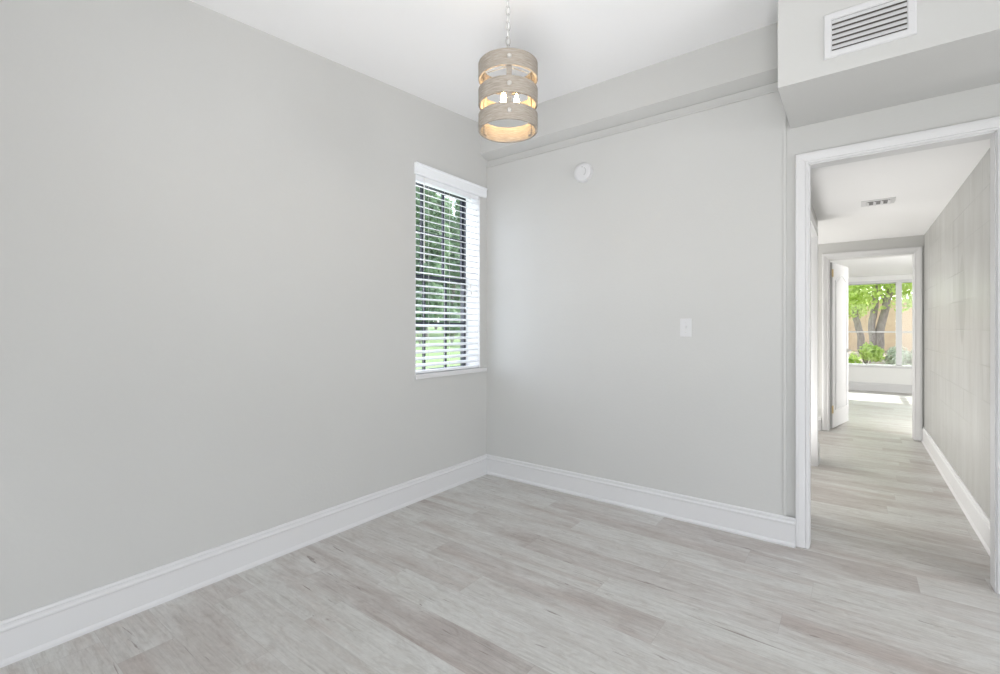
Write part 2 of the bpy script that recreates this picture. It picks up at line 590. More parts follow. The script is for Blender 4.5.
b = MB()
b.box((0, 0, 0), (2.157, 0.11, 2.565))                       # thicker lower layer with the eased end
b.box((0, 0.012, 2.565), (2.157, 0.11, 3.05))
b.box((2.157, 0.016, 0), (DX0, 0.11, 3.05))
b.box((DX0, 0.016, DZ), (DX1, 0.11, 3.05))
b.box((DX1, 0.016, 0), (RX, 0.11, 3.05))
structure(b.build('wall_back', M_wall), 'pale grey painted wall at the back with detector, switch and doorway', 'wall')

structure(MB().prism([(-0.082, 2.66), (0.0, 2.625), (0.012, 2.625), (0.012, 3.05), (-0.082, 3.05)], 0, SX, 'x').build('trim_1', M_wall),
          'shallow grey beam boxed out along the top of the back wall', 'beam')
b = MB()
b.box((0, -0.0055, 2.566), (2.160, 0.012, 2.577), 0.002)
structure(b.build('trim_2', M_wall), 'thin grey horizontal bead line below the beam', 'moulding')
structure(MB().box((2.146, -0.004, 0.165), (2.160, 0.016, 2.566), 0.002).build('trim_3', M_wall),
          'thin grey vertical corner bead beside the doorway', 'moulding')

structure(MB().prism([(RY, cz(RY)), (0.11, cz(0.11)), (0.11, 3.2), (RY, 3.2)], -0.205, RX + 0.2, 'x').build('ceiling', M_ceil),
          'smooth white ceiling sloping gently above the room', 'ceiling')
structure(MB().box((SX, SY, SZ), (RX, 0.016, 2.95), 0.003).build('wall_soffit', M_wall),
          'grey boxed duct soffit with the air grille, above the doorway', 'soffit')

# rest of the room behind the camera, with two unseen windows added to light it
b = MB()
b.box((-0.205, RY - 0.15, 0), (0.55, RY, 3.05)); b.box((4.05, RY - 0.15, 0), (RX + .2, RY, 3.05))
b.box((0.55, RY - 0.15, 2.32), (4.05, RY, 3.05)); b.box((0.55, RY - 0.15, 0), (4.05, RY, 0.18))
structure(b.build('wall_rear', M_wall), 'pale grey wall behind the viewpoint with an added wide window', 'wall')
b = MB()
b.box((RX, RY, 0), (RX + .15, -2.75, 3.05)); b.box((RX, -0.60, 0), (RX + .15, 0.11, 3.05))
b.box((RX, -2.75, 0), (RX + .15, -0.60, 0.55)); b.box((RX, -2.75, 2.15), (RX + .15, -0.60, 3.05))
structure(b.build('wall_right', M_wall), 'pale grey wall right of the viewpoint with an added window', 'wall')

# hall
b = MB()
b.box((HX0 - 0.09, 0.11, 0), (HX0, 0.60, 2.45)); b.box((HX0 - 0.09, 1.90, 0), (HX0, 2.20, 2.45))
b.box((HX0 - 0.09, 0.60, 2.03), (HX0, 1.90, 2.45))
structure(b.build('wall_hall_left', M_wall), 'short grey wall on the left side of the hall', 'wall')
structure(MB().box((HX1, 0.11, 0), (HX1 + 0.15, HY1 + .12, 2.45)).build('wall_hall_right', M_block),
          'glossy off-white painted block wall on the right side of the hall', 'wall')
EX0, EX1, EZ = 2.465 - 0.2345, 2.465 + 0.519, 2.03
b = MB()
b.box((0.7, HY1, 0), (EX0, HY1 + 0.12, 2.45)); b.box((EX1, HY1, 0), (HX1, HY1 + 0.12, 2.45))
b.box((EX0, HY1, EZ), (EX1, HY1 + 0.12, 2.45))
structure(b.build('wall_hall_end', M_wall), 'grey wall at the end of the hall around the far doorway', 'wall')
structure(MB().box((-0.205, 0.11, HZ), (HX1 + 0.15, HY1, 2.5)).build('ceiling_hall', M_ceil),
          'flat white ceiling of the hall', 'ceiling')
b = MB()
b.box((-0.205, 2.10, 0), (HX0 - 0.09, 2.20, 2.45))
b.box((-0.205, HY1, 0), (0.7, HY1 + 0.12, 2.45))
b.box((-0.205, 0.11, 0), (-0.105, HY1 + .12, 2.45))
structure(b.build('wall_passage', M_farwall), 'pale walls of the side passage and the side room off the hall', 'wall')

# sun room at the end
WAX0, WAX1, WAZ0, WAZ1 = 1.70, 4.10, 0.51, 2.08
b = MB()
b.box((0.3, FY, 0), (WAX0, FY + 0.2, 2.5)); b.box((WAX1, FY, 0), (4.7, FY + 0.2, 2.5))
b.box((WAX0, FY, 0), (WAX1, FY + 0.2, WAZ0)); b.box((WAX0, FY, WAZ1), (WAX1, FY + 0.2, 2.5))
structure(b.build('wall_far', M_farwall), 'white wall under the picture window of the far room', 'wall')
b = MB()
b.box((0.2, HY1 + 0.12, 0), (0.3, FY + 0.2, 2.5))
b.box((0.3, HY1 + 0.12, 0), (EX0 - 0.02, HY1 + 0.14, 2.3))
structure(b.build('wall_far_left', M_farwall), 'white left wall of the far room', 'wall')
b = MB()
b.box((4.7, HY1 + 0.12, 0), (4.8, FY + 0.2, 2.5))
b.box((EX1 + 0.02, HY1 + 0.12, 0), (4.7, HY1 + 0.14, 2.3))
structure(b.build('wall_far_right', M_farwall), 'white right wall of the far room', 'wall')
structure(MB().box((0.2, HY1, 2.22), (4.8, FY + 0.2, 2.5)).build('ceiling_far', M_ceil),
          'white ceiling of the far room', 'ceiling')


# ------------------------------------------------------------------ baseboards: flat board, cap moulding, shoe
BH = 0.160


def base_profile(t=0.014):
    h = BH
    return [(0, 0), (0.022, 0), (0.022, 0.010), (0.0175, 0.018), (t, 0.022), (t, h - 0.040), (t + 0.003, h - 0.034), (t + 0.0028, h - 0.028),
            (t - 0.002, h - 0.022), (t - 0.003, h - 0.014), (t - 0.001, h - 0.010), (t - 0.004, h - 0.003), (t - 0.008, h), (0, h)]


def baseboard(name, segs, label):
    b = MB()
    for axis, c, sgn, d0, d1 in segs:
        # axis = direction the board runs; c = wall plane; sgn = which way the board sticks out
        b.prism([(c + sgn * p[0], p[1]) for p in base_profile()], d0, d1, axis)
    return structure(b.build(name, M_trim), label, 'baseboard')


# NB prism 'y' takes (x,z) outlines, 'x' takes (y,z) outlines
baseboard('baseboard_left', [('y', 0, 1, RY, 0.0)], 'tall white moulded baseboard along the left wall')
baseboard('baseboard_back', [('x', 0, -1, 0.0, 2.206)], 'tall white moulded baseboard along the back wall up to the doorway')
baseboard('baseboard_hall_right', [('y', HX1, -1, 0.11, HY1 - 0.006)], 'white baseboard along the block wall of the hall')
baseboard('baseboard_hall_left', [('y', HX0, 1, 0.11, 0.52), ('y', HX0, 1, 1.96, 2.20), ('x', HY1, -1, 0.75, EX0 - 0.075)], 'white baseboard of the left hall wall')
baseboard('baseboard_far', [('x', FY, -1, 0.3, 4.7), ('y', 0.3, 1, HY1 + .14, FY)], 'white baseboard under the far picture window')
baseboard('baseboard_right', [('x', 0.016, -1, DX1 + 0.062, RX), ('y', RX, -1, RY, 0)], 'white baseboard right of the doorway')


# ------------------------------------------------------------------ door casings
def casing(name, x0, x1, ztop, yf, sgn, label, w_=0.062, t=0.018, jamb=None, gap=0.0):
    """moulded casing round an opening in a wall facing y; yf = wall face, sgn = -1 sticks out towards the camera"""
    b = MB()
    prof = [(0, 0), (0.004, 0.010), (0.012, 0.012), (0.016, 0.009), (0.022, 0.012), (0.044, t), (w_ - 0.004, t), (w_, t - 0.004), (w_, 0)]

    def loop(pos):
        vs = []
        for (u, d) in prof:
            if pos == 'lb': p = (x0 - u, yf + sgn * d, gap)
            if pos == 'lt': p = (x0 - u, yf + sgn * d, ztop + u)
            if pos == 'rt': p = (x1 + u, yf + sgn * d, ztop + u)
            if pos == 'rb': p = (x1 + u, yf + sgn * d, gap)
            vs.append(b.bm.verts.new(p))
        return vs
    L = [loop(k) for k in ('lb', 'lt', 'rt', 'rb')]
    n = len(prof)
    for A, B in zip(L, L[1:]):
        for i in range(n):
            b.bm.faces.new((A[i], A[(i + 1) % n], B[(i + 1) % n], B[i]))
    b.bm.faces.new(L[0]); b.bm.faces.new(L[-1][::-1])
    if jamb:
        y0, y1 = jamb
        b.box((x0 - 0.005, y0, gap), (x0 + 0.004, y1, ztop + 0.005))
        b.box((x1 - 0.004, y0, gap), (x1 + 0.005, y1, ztop + 0.005))
        b.box((x0, y0, ztop - 0.004), (x1, y1, ztop + 0.008))
    return structure(b.build(name, M_trim, smooth=False), label, 'door casing')


casing('trim_4', DX0, DX1, DZ, 0.016, -1, 'white moulded casing around the near doorway into the hall', jamb=(0.016, 0.112), gap=0.003)
casing('trim_5', EX0, EX1, EZ, HY1, -1, 'white casing around the far doorway at the hall end', w_=0.066, jamb=(HY1, HY1 + 0.142), gap=0.012)

# side doorway in the left hall wall, opened wide for the added fill, its near side hidden by the jamb
D2 = empty('door_2', (HX0 - 0.05, 1.02, 0), 'white cased doorway in the left hall wall', 'door', kind='structure')
b = MB()
b.box((HX0 - 0.091, 0.600, 0.0), (HX0, 0.606, 2.03)); b.box((HX0 - 0.091, 1.894, 0.0), (HX0, 1.90, 2.03)); b.box((HX0 - 0.091, 0.600, 2.024), (HX0, 1.90, 2.03))
b.build('door_jamb', M_trim, D2)
b = MB()
b.box((HX0 - 0.001, 1.895, 0.0), (HX0 + 0.016, 1.96, 2.10), 0.003)
b.box((HX0 - 0.001, 0.54, 0.0), (HX0 + 0.016, 0.605, 2.10), 0.003)
b.box((HX0 - 0.001, 0.605, 2.025), (HX0 + 0.016, 1.895, 2.10), 0.003)
b.build('door_casing', M_trim, D2)

# ------------------------------------------------------------------ far open door
HINGE = Vector((EX0 + 0.012, HY1 + 0.165, 0.0))
D1 = empty('door_1', HINGE, 'white arched-panel door standing open into the far room', 'door', kind='structure')
D1.rotation_euler = (0, 0, R(90 - 12.0))
DW, DH, DT = 0.715, 2.01, 0.035


def local_build(b, name, mat, parent, smooth=False):
    """like build, but the shapes are already in the parent's own space"""
    bmesh.ops.transform(b.bm, matrix=world_of(parent), verts=b.bm.verts[:])
    return b.build(name, mat, parent, smooth)


leaf = local_build(MB().box((0, -DT / 2, 0.012), (DW, DT / 2, DH), 0.002), 'door_leaf', M_trim, D1)


def arch_outline(x0, x1, z0, z1, rise, n=10):
    pts = [(x0, z0), (x1, z0), (x1, z1)]
    for k in range(1, n):
        t = k / n
        pts.append((x1 + (x0 - x1) * t, z1 + rise * math.sin(PI * t)))
    pts.append((x0, z1))
    return pts


b = MB()
for sgn in (-1, 1):
    o_ = arch_outline(0.115, DW - 0.115, 0.225, 1.80, 0.075)
    b.tube([(p[0], sgn * (DT / 2 + 0.001), p[1]) for p in o_], 0.009, 6, closed=True)
    i_ = arch_outline(0.145, DW - 0.145, 0.255, 1.775, 0.065)
    b.prism(i_, sgn * DT / 2, sgn * (DT / 2 + 0.005), 'y')
local_build(b, 'raised_panel', M_trim, D1)
b = MB()
for sgn in (-1, 1):
    b.lathe([(0.026, 0), (0.026, sgn * 0.006), (0.011, sgn * 0.008), (0.011, sgn * 0.035)], (DW - 0.06, sgn * DT / 2, 0.93), 'y', 16)
    b.tube([(DW - 0.06, sgn * (DT / 2 + 0.036), 0.93), (DW - 0.10, sgn * (DT / 2 + 0.038), 0.93), (DW - 0.165, sgn * (DT / 2 + 0.034), 0.928)], [0.009, 0.008, 0.006], 8)
hd = local_build(b, 'door_handle', M_nickel, D1, True)
for hz in (1.83, 0.19):
    b = MB()
    b.lathe([(0.007, -0.045), (0.007, 0.045)], (-0.004, -DT / 2 - 0.004, hz + 0.05), 'z', 10)
    b.box((-0.004, -DT / 2 - 0.003, hz + 0.005), (0.030, -DT / 2, hz + 0.095))
    b.box((-0.034, -DT / 2 - 0.003, hz + 0.005), (-0.004, -DT / 2, hz + 0.095))
    local_build(b, 'hinge', M_brass, D1)

# ------------------------------------------------------------------ left window: white lined reveal, dark double-hung sashes
W1 = empty('window_1', (-0.18, (WY0 + WY1) / 2, WZ0), 'small dark-framed double-hung window in the left wall', 'window', kind='structure')
b = MB()
t_ = 0.006
b.box((WX0, WY0, WZ0), (0.0005, WY0 + t_, WZ1)); b.box((WX0, WY1 - t_, WZ0), (0.0005, WY1, WZ1))
b.box((WX0, WY0, WZ1 - t_), (0.0005, WY1, WZ1)); b.box((WX0, WY0, WZ0), (0.0, WY1, WZ0 + t_))
b.build('window_reveal', M_trim, W1)
MB().box((-0.14, WY0 - 0.004, WZ0 - 0.022), (0.016, -0.012, WZ0 + 0.012), 0.004).build('window_sill', M_trim, W1)


def sash(xc, z0, z1, name):
    s = MB()
    y0, y1 = WY0 + t_ + 0.001, WY1 - t_ - 0.001
    T = 0.0115
    fr = 0.019
    s.box((xc - T, y0, z0), (xc + T, y0 + fr, z1)); s.box((xc - T, y1 - fr, z0), (xc + T, y1, z1))
    s.box((xc - T, y0 + fr, z0), (xc + T, y1 - fr, z0 + fr)); s.box((xc - T, y0 + fr, z1 - fr), (xc + T, y1 - fr, z1))
    f = s.build(name, M_dark, W1)
    s = MB()
    for k in (1, 2):
        yy = y0 + (y1 - y0) * k / 3
        s.box((xc - 0.009, yy - 0.009, z0 + fr), (xc + 0.009, yy + 0.009, z1 - fr))
    zm = (z0 + z1) / 2
    s.box((xc - 0.0095, y0 + fr, zm - 0.009), (xc + 0.0095, y1 - fr, zm + 0.009))
    s.build('muntin', M_dark, f)
    MB().box((xc - 0.002, y0 + fr * .5, z0 + fr * .5), (xc + 0.002, y1 - fr * .5, z1 - fr * .5)).build('pane', M_glass_tint, f)
    return f


b = MB()
for ya, yb_ in ((WY0 + t_, WY0 + t_ + 0.007), (WY1 - t_ - 0.007, WY1 - t_)):
    b.box((-0.206, ya, WZ0 + t_), (-0.150, yb_, WZ1 - t_))
b.box((-0.206, WY0 + t_, WZ1 - t_ - 0.012), (-0.150, WY1 - t_, WZ1 - t_))
b.box((-0.206, WY0 + t_, WZ0 + t_), (-0.150, WY1 - t_, WZ0 + t_ + 0.008))
b.build('window_frame', M_dark, W1)

sash(-0.188, 1.585, WZ1 - t_, 'upper_sash')
sash(-0.164, WZ0 + t_, 1.625, 'lower_sash')

# ------------------------------------------------------------------ blind
BL = empty('window_blind', (-0.03, (WY0 + WY1) / 2, 2.31), 'white horizontal slat blind with slats open, in the small window', 'blind')
y0b, y1b = WY0 + 0.010, WY1 - 0.010
b = MB()
b.prism([(-0.004, 2.306), (0.012, 2.306), (0.019, 2.318), (0.019, 2.366), (0.026, 2.374), (0.026, 2.384), (-0.004, 2.384)], WY0 - 0.006, -0.022, 'y')
b.build('valance', M_blind, BL)
MB().box((-0.058, y0b, 2.272), (-0.006, y1b, 2.318), 0.003).build('headrail', M_blind, BL)
b = MB()
NS, ZB, ZT = 28, 0.950, 2.238
SLX0, SLX1 = -0.057, -0.007
slat_z = [ZB + (ZT - ZB) * k / (NS - 1) for k in range(NS)]
for zz in slat_z:
    xm = (SLX0 + SLX1) / 2
    tl = 0.0078                      # room-side edge hangs a little lower
    b.prism([(SLX0, zz + tl), (xm, zz + 0.0035), (SLX1, zz - tl), (SLX1, zz - tl + 0.0034), (xm, zz + 0.0072), (SLX0, zz + tl + 0.0034)], y0b, y1b, 'y')
b.build('slat_panel', M_blind, BL)
MB().box((SLX0, y0b, WZ0 + 0.016), (SLX1, y1b, WZ0 + 0.034), 0.004).build('bottom_rail', M_blind, BL)
for yy in (WY0 + 0.14, (WY0 + WY1) / 2, WY1 - 0.11):
    b = MB()
    for xx in (SLX0 - 0.001, SLX1 + 0.001):
        b.tube([(xx, yy, WZ0 + 0.03), (xx, yy, 2.275)], 0.0011, 6)
    b.build('ladder_cord', M_cord, BL)
b = MB()
b.tube([(0.004, WY0 + 0.085, 2.30), (0.005, WY0 + 0.085, 1.72)], 0.0035, 8)
b.lathe([(0.0, -0.035), (0.006, -0.03), (0.006, 0.0), (0.003, 0.01)], (0.005, WY0 + 0.085, 1.72), 'z', 10)
b.build('tilt_wand', M_cord, BL)
b = MB()
for k, dy in enumerate((0.0, 0.012)):
    yy = WY1 - 0.13 + dy
    b.tube([(0.003, yy, 2.29), (0.003, yy, 1.56 - 0.05 * k)], 0.0011, 6)
    b.lathe([(0.0, 0.02), (0.004, 0.015), (0.008, -0.012), (0.006, -0.02), (0, -0.021)], (0.003, yy, 1.56 - 0.05 * k), 'z', 10)
b.build('pull_cord', M_cord, BL)

# ------------------------------------------------------------------ far picture window
W2 = empty('window_2', ((WAX0 + WAX1) / 2, FY, WAZ0), 'wide white-framed picture window in the far room facing the garden', 'window', kind='structure')
MX = 3.144
b = MB()
yy0, yy1 = FY - 0.012, FY + 0.10
b.box((WAX0 - 0.05, yy0, WAZ1), (WAX1 + 0.05, yy1, WAZ1 + 0.05)); b.box((WAX0 - 0.05, yy0, WAZ0 - 0.05), (WAX1 + 0.05, yy1, WAZ0))
b.box((WAX0 - 0.05, yy0, WAZ0), (WAX0 + 0.01, yy1, WAZ1)); b.box((WAX1 - 0.01, yy0, WAZ0), (WAX1 + 0.05, yy1, WAZ1))
b.build('window_frame', M_trim, W2)
MB().box((MX - 0.042, yy0 + 0.02, WAZ0), (MX + 0.042, yy1, WAZ1)).build('mullion', M_trim, W2)
MB().box((WAX0, FY + 0.03, 1.130), (MX - 0.042, FY + 0.06, 1.158)).build('meeting_rail', M_trim, W2)
MB().box((MX + 0.042, FY + 0.03, 1.130), (WAX1, FY + 0.06, 1.158)).build('meeting_rail', M_trim, W2)
MB().box((WAX0, FY + 0.042, WAZ0), (MX, FY + 0.046, WAZ1)).build('pane', M_glass, W2)
MB().box((MX, FY + 0.042, WAZ0), (WAX1, FY + 0.046, WAZ1)).build('pane', M_glass, W2)
MB().box((WAX0 - 0.08, FY - 0.06, WAZ0 - 0.03), (WAX1 + 0.08, FY + 0.02, WAZ0), 0.004).build('window_sill', M_trim, W2)

# ------------------------------------------------------------------ pendant light
PC = Vector((0, 0, 0))
fw = Vector((-math.sin(YAW), math.cos(YAW), 0)); rt = Vector((math.cos(YAW), math.sin(YAW), 0))
P0 = CAM + fw * 1.985 + rt * 0.034
PX, PY = P0.x, P0.y
PZ0, PZ1, PR, PT = 2.052, 2.334, 0.1255, 0.010
PE = empty('pendant_light', (PX, PY, PZ0), 'drum pendant light of three weathered wood bands hanging on a white chain', 'pendant light')
bands = [(2.052, 2.119), (2.160, 2.226), (2.267, 2.334)]
near = math.atan2(CAM.y - PY, CAM.x - PX)
ANG = [near + 0.04 + k * 2 * PI / 3 for k in range(3)]
for z0, z1 in bands:
    e = 0.0015
    bd = MB().lathe([(PR - PT, z0 + e), (PR - PT + e, z0), (PR - e, z0), (PR, z0 + e), (PR, z1 - e), (PR - e, z1), (PR - PT + e, z1), (PR - PT, z1 - e)],
                    (PX, PY, 0), 'z', 72, closed=True).build('shade_band', M_wood, PE, True)
    for a in ANG:
        d = Vector((math.cos(a), math.sin(a), 0))
        rm = Vector((0, 0, 1)).rotation_difference(d).to_matrix()
        p = Vector((PX, PY, (z0 + z1) / 2)) + d * (PR - 0.001)
        MB().lathe([(0.0, -0.0), (0.0098, 0.0), (0.0098, 0.003), (0.0075, 0.0075), (0.0, 0.0095)], p, 'z', 16, rot=rm).build('rivet', M_rivet, bd, True)
for a in ANG:
    d = Vector((math.cos(a), math.sin(a), 0)); s = Vector((-d.y, d.x, 0))
    M = Matrix((( s.x, d.x, 0, PX), (s.y, d.y, 0, PY), (0, 0, 1, 0), (0, 0, 0, 1)))
    MB().box((-0.011, PR - PT - 0.0065, PZ0 + 0.008), (0.011, PR - PT - 0.0005, PZ1 - 0.004), 0.001, M).build('strut', M_wood, PE)
# spider holding the shade, socket cluster, three upright candle bulbs
b = MB()
for a in ANG:
    d = Vector((math.cos(a), math.sin(a), 0))
    b.tube([(PX, PY, 2.329), Vector((PX, PY, 2.329)) + d * (PR - PT - 0.004)], 0.002, 8)
b.build('shade_spider', M_chain, PE, True)
b = MB()
b.lathe([(0.0, 2.352), (0.010, 2.350), (0.010, 2.325), (0.005, 2.32), (0.005, 2.145), (0.017, 2.140), (0.017, 2.124), (0.008, 2.116), (0.0, 2.114)], (PX, PY, 0), 'z', 20)
b.build('centre_stem', M_chain, PE, True)
for k in range(3):
    a = near + PI / 2 + k * 2 * PI / 3
    d = Vector((math.cos(a), math.sin(a), 0))
    c = Vector((PX, PY, 0)) + d * 0.036
    b = MB()
    b.tube([Vector((PX, PY, 2.120)) + d * 0.012, Vector((PX, PY, 2.118)) + d * 0.028, c + Vector((0, 0, 2.124))], 0.004, 8)
    b.lathe([(0.0, 2.122), (0.011, 2.124), (0.011, 2.143), (0.0, 2.144)], c, 'z', 16)
    sk = b.build('bulb_holder', M_chain, PE, True)
    MB().lathe([(0.007, 2.143), (0.011, 2.152), (0.0135, 2.166), (0.0115, 2.184), (0.006, 2.202), (0.0, 2.216)], c, 'z', 20).build('bulb', M_bulb, sk, 'all')
# chain up to the canopy
ztop = cz(PY)
b = MB()
zz, k, LL = 2.350, 0, 0.0325
while zz < ztop - 0.045:
    dirv = rt if k % 2 == 0 else fw
    ang = 0.35
    dirv = Matrix.Rotation(ang, 3, 'Z') @ dirv
    pts = []
    for j in range(16):
        t = 2 * PI * j / 16
        ww = 0.0088 * math.cos(t)
        hh = 0.0200 * math.sin(t) * (1 + 0.12 * abs(math.cos(t)))
        pts.append(Vector((PX, PY, zz + 0.0190 + hh)) + dirv * ww)
    b.tube(pts, 0.0022, 6, closed=True)
    zz += LL; k += 1
b.build('chain', M_chain, PE, 'all')
b = MB()
b.tube([Vector((PX, PY, 2.345 + i * (ztop - 2.375) / 24)) + rt * 0.003 * math.sin(i * 1.7) + fw * 0.003 * math.cos(i * 1.1) for i in range(25)], 0.0015, 6)
b.build('lamp_wire', M_cord, PE, 'all')
MB().lathe([(0.0, ztop - 0.034), (0.010, ztop - 0.034), (0.014, ztop - 0.026), (0.050, ztop - 0.018), (0.062, ztop - 0.006), (0.062, ztop + 0.006), (0, ztop + 0.006)], (PX, PY, 0), 'z', 36).build('ceiling_canopy', M_chain, PE, True)

# ------------------------------------------------------------------ smoke detector
sx, sz = 2.465 - 1.561, 2.343
SD = empty('smoke_detector', (sx, 0, sz), 'round white smoke detector high on the back wall', 'smoke detector')
MB().lathe([(0.070, 0.0), (0.070, -0.010), (0.066, -0.012), (0.064, -0.012)], (sx, 0, sz), 'y', 48).build('mounting_plate', M_white, SD, True)
MB().lathe([(0.066, -0.012), (0.068, -0.016), (0.067, -0.028), (0.060, -0.035), (0.045, -0.038), (0.030, -0.0385), (0, -0.039)], (sx, 0, sz), 'y', 48).build('cover', M_white, SD, True)
b = MB()
for k in range(7):
    a = R(-50 + k * 16)
    cx_, cz_ = sx + 0.032 * math.cos(a), sz + 0.032 * math.sin(a)
    b.box((cx_ - 0.004, -0.0395, cz_ - 0.0012), (cx_ + 0.004, -0.0375, cz_ + 0.0012))
b.build('sounder_slot_shade', M_grey, SD)  # grey strips on the cover, standing in for shade in the slots
MB().lathe([(0.009, -0.037), (0.009, -0.041), (0.007, -0.042), (0, -0.042)], (sx + 0.012, 0, sz - 0.005), 'y', 20).build('test_button', M_white, SD, True)
MB().lathe([(0.003, -0.038), (0.0028, -0.040), (0, -0.0405)], (sx + 0.004, 0, sz + 0.034), 'y', 12).build('status_led', M_grey, SD, True)

# ------------------------------------------------------------------ light switch
lx, lz = 2.465 - 0.849, 1.222
LS = empty('light_switch', (lx, 0, lz), 'white toggle light switch plate on the back wall', 'light switch')
MB().box((lx - 0.035, -0.006, lz - 0.0575), (lx + 0.035, 0, lz + 0.0575), 0.0025).build('switch_plate', M_white, LS)
MB().box((lx - 0.006, -0.0085, lz - 0.0135), (lx + 0.006, -0.005, lz + 0.0135), 0.001).build('toggle_surround', M_white, LS)
MB().box((lx - 0.0042, -0.019, lz + 0.0005), (lx + 0.0042, -0.005, lz + 0.0085), 0.001, Matrix.Translation((0, 0, 0))).build('toggle', M_white, LS)
for s in (-1, 1):
    MB().lathe([(0.003, -0.0055), (0.003, -0.0072), (0, -0.0076)], (lx, 0, lz + s * 0.030), 'y', 12).build('screw', M_nickel, LS, True)


# ------------------------------------------------------------------ air grille on the soffit
vx0, vx1, vz0, vz1 = 2.465 - 0.107, 2.465 + 0.203, 2.410, 2.606
V = empty('air_grille', ((vx0 + vx1) / 2, SY, vz0), 'white rectangular air grille with horizontal louvres on the soffit', 'air grille')
fwid = 0.030
b = MB()
yf = SY - 0.008
# bevelled frame as a swept profile
prof = [(0, 0.0), (0, 0.004), (0.004, 0.009), (fwid - 0.004, 0.009), (fwid, 0.004), (fwid, 0.0)]
cor = [(vx0, vz0, 1, 1), (vx1, vz0, -1, 1), (vx1, vz1, -1, -1), (vx0, vz1, 1, -1)]
loops = [[b.bm.verts.new((cx + sx_ * u, SY - d, cz_ + sz_ * u)) for (u, d) in prof] for (cx, cz_, sx_, sz_) in cor]
for i in range(4):
    A, B = loops[i], loops[(i + 1) % 4]
    for j in range(len(prof)):
        b.bm.faces.new((A[j], A[(j + 1) % len(prof)], B[(j + 1) % len(prof)], B[j]))
b.build('grille_frame', M_white, V)
MB().box((vx0 + fwid - 0.002, SY - 0.0012, vz0 + fwid - 0.002), (vx1 - fwid + 0.002, SY - 0.0002, vz1 - fwid + 0.002)).build('duct_shade_plate', M_duct_shade, V)  # thin dark plate standing in for the shade behind the louvres
nl = 6
iz0, iz1 = vz0 + fwid, vz1 - fwid
for k in range(nl):
    zc = iz0 + (k + 0.5) * (iz1 - iz0) / nl
    M = Matrix.Translation((0, SY - 0.0062, zc)) @ Matrix.Rotation(R(66), 4, 'X')
    MB().box((vx0 + fwid - 0.001, -0.0098, -0.0008), (vx1 - fwid + 0.001, 0.0098, 0.0008), 0, M).build('louvre', M_white, V)
for s in ((vx0 + 0.015), (vx1 - 0.015)):
    MB().lathe([(0.004, -0.008), (0.004, -0.0102), (0, -0.011)], (s, SY, (vz0 + vz1) / 2), 'y', 12).build('screw', M_white, V, True)

# ------------------------------------------------------------------ ceiling register in the hall
hx, hy = 2.465 + 0.150, -3.077 + 4.75
H = empty('ceiling_register', (hx, hy, HZ), 'small white ceiling air register in the hall', 'air register')
b = MB()
b.box((hx - 0.105, hy - 0.095, HZ - 0.007), (hx + 0.105, hy + 0.095, HZ), 0.003)
b.build('register_frame', M_white, H)
b = MB()
b.box((hx - 0.072, hy - 0.062, HZ - 0.0078), (hx + 0.072, hy + 0.062, HZ - 0.0068))
b.build('register_shade_plate', M_grey, H)  # grey plate standing in for the shade between the register louvres
for k in range(4):
    xx = hx - 0.066 + k * 0.044
    M = Matrix.Translation((xx, hy, HZ - 0.010)) @ Matrix.Rotation(R(30), 4, 'Y')
    MB().box((-0.013, -0.062, -0.0008), (0.013, 0.062, 0.0008), 0, M).build('louvre', M_white, H)


# ------------------------------------------------------------------ frames of the two added windows, both out of view
W3 = empty('window_3', (2.3, RY - 0.08, 0.18), 'wide unseen window added behind the viewpoint to light the room', 'window', kind='structure')
b = MB()
for xx in (0.55, 1.72, 2.88, 4.02):
    b.box((xx, RY - 0.09, 0.18), (xx + 0.03, RY - 0.05, 2.32))
b.box((0.55, RY - 0.09, 0.18), (4.05, RY - 0.05, 0.22)); b.box((0.55, RY - 0.09, 2.28), (4.05, RY - 0.05, 2.32))
b.build('window_frame', M_trim, W3)
W4 = empty('window_4', (RX + 0.08, -1.675, 0.55), 'unseen window added in the right wall to light the room', 'window', kind='structure')
b = MB()
for yy in (-2.75, -1.69, -0.63):
    b.box((RX + 0.05, yy, 0.55), (RX + 0.09, yy + 0.03, 2.15))
b.box((RX + 0.05, -2.75, 0.55), (RX + 0.09, -0.60, 0.59)); b.box((RX + 0.05, -2.75, 2.11), (RX + 0.09, -0.60, 2.15))
b.build('window_frame', M_trim, W4)


# ------------------------------------------------------------------ outdoors
def at(px, py, Y):
    """world point seen at a pixel, on the plane Y metres in front of the viewpoint (along the hall)"""
    d = fw * F_PX + rt * (px - 500) + Vector((0, 0, 328 - py))
    return CAM + d * (Y / d.y)


def ground(name, pts, nx, ny, hfun, mat, label):
    (x0, y0), (x1, y1) = pts
    b = MB()
    g = [[b.bm.verts.new((x0 + (x1 - x0) * i / nx, y0 + (y1 - y0) * j / ny, hfun(x0 + (x1 - x0) * i / nx, y0 + (y1 - y0) * j / ny))) for j in range(ny + 1)] for i in range(nx + 1)]
    for i in range(nx):
        for j in range(ny):
            b.bm.faces.new((g[i][j], g[i + 1][j], g[i + 1][j + 1], g[i][j + 1]))
    o = b.build(name, mat, None, 'all')
    return structure(o, label, 'ground')


def lawn_h(x, y):
    return -0.12 + max(0.0, (-x - 2)) * 0.036


def bed_h(x, y):
    return 0.10 + 0.42 * min(1, max(0, (y - 9.0) / 3.0)) + 0.03 * math.sin(x * 3.1 + y * 2.3)


ground('ground_lawn', ((-60, -30), (-0.21, 45)), 40, 40, lawn_h, M_grass, 'mown green lawn outside the small window')
ground('ground_garden', ((-0.19, 8.75), (16, 24)), 50, 40, bed_h, M_mulch, 'brown leaf-littered garden bed beyond the far window')


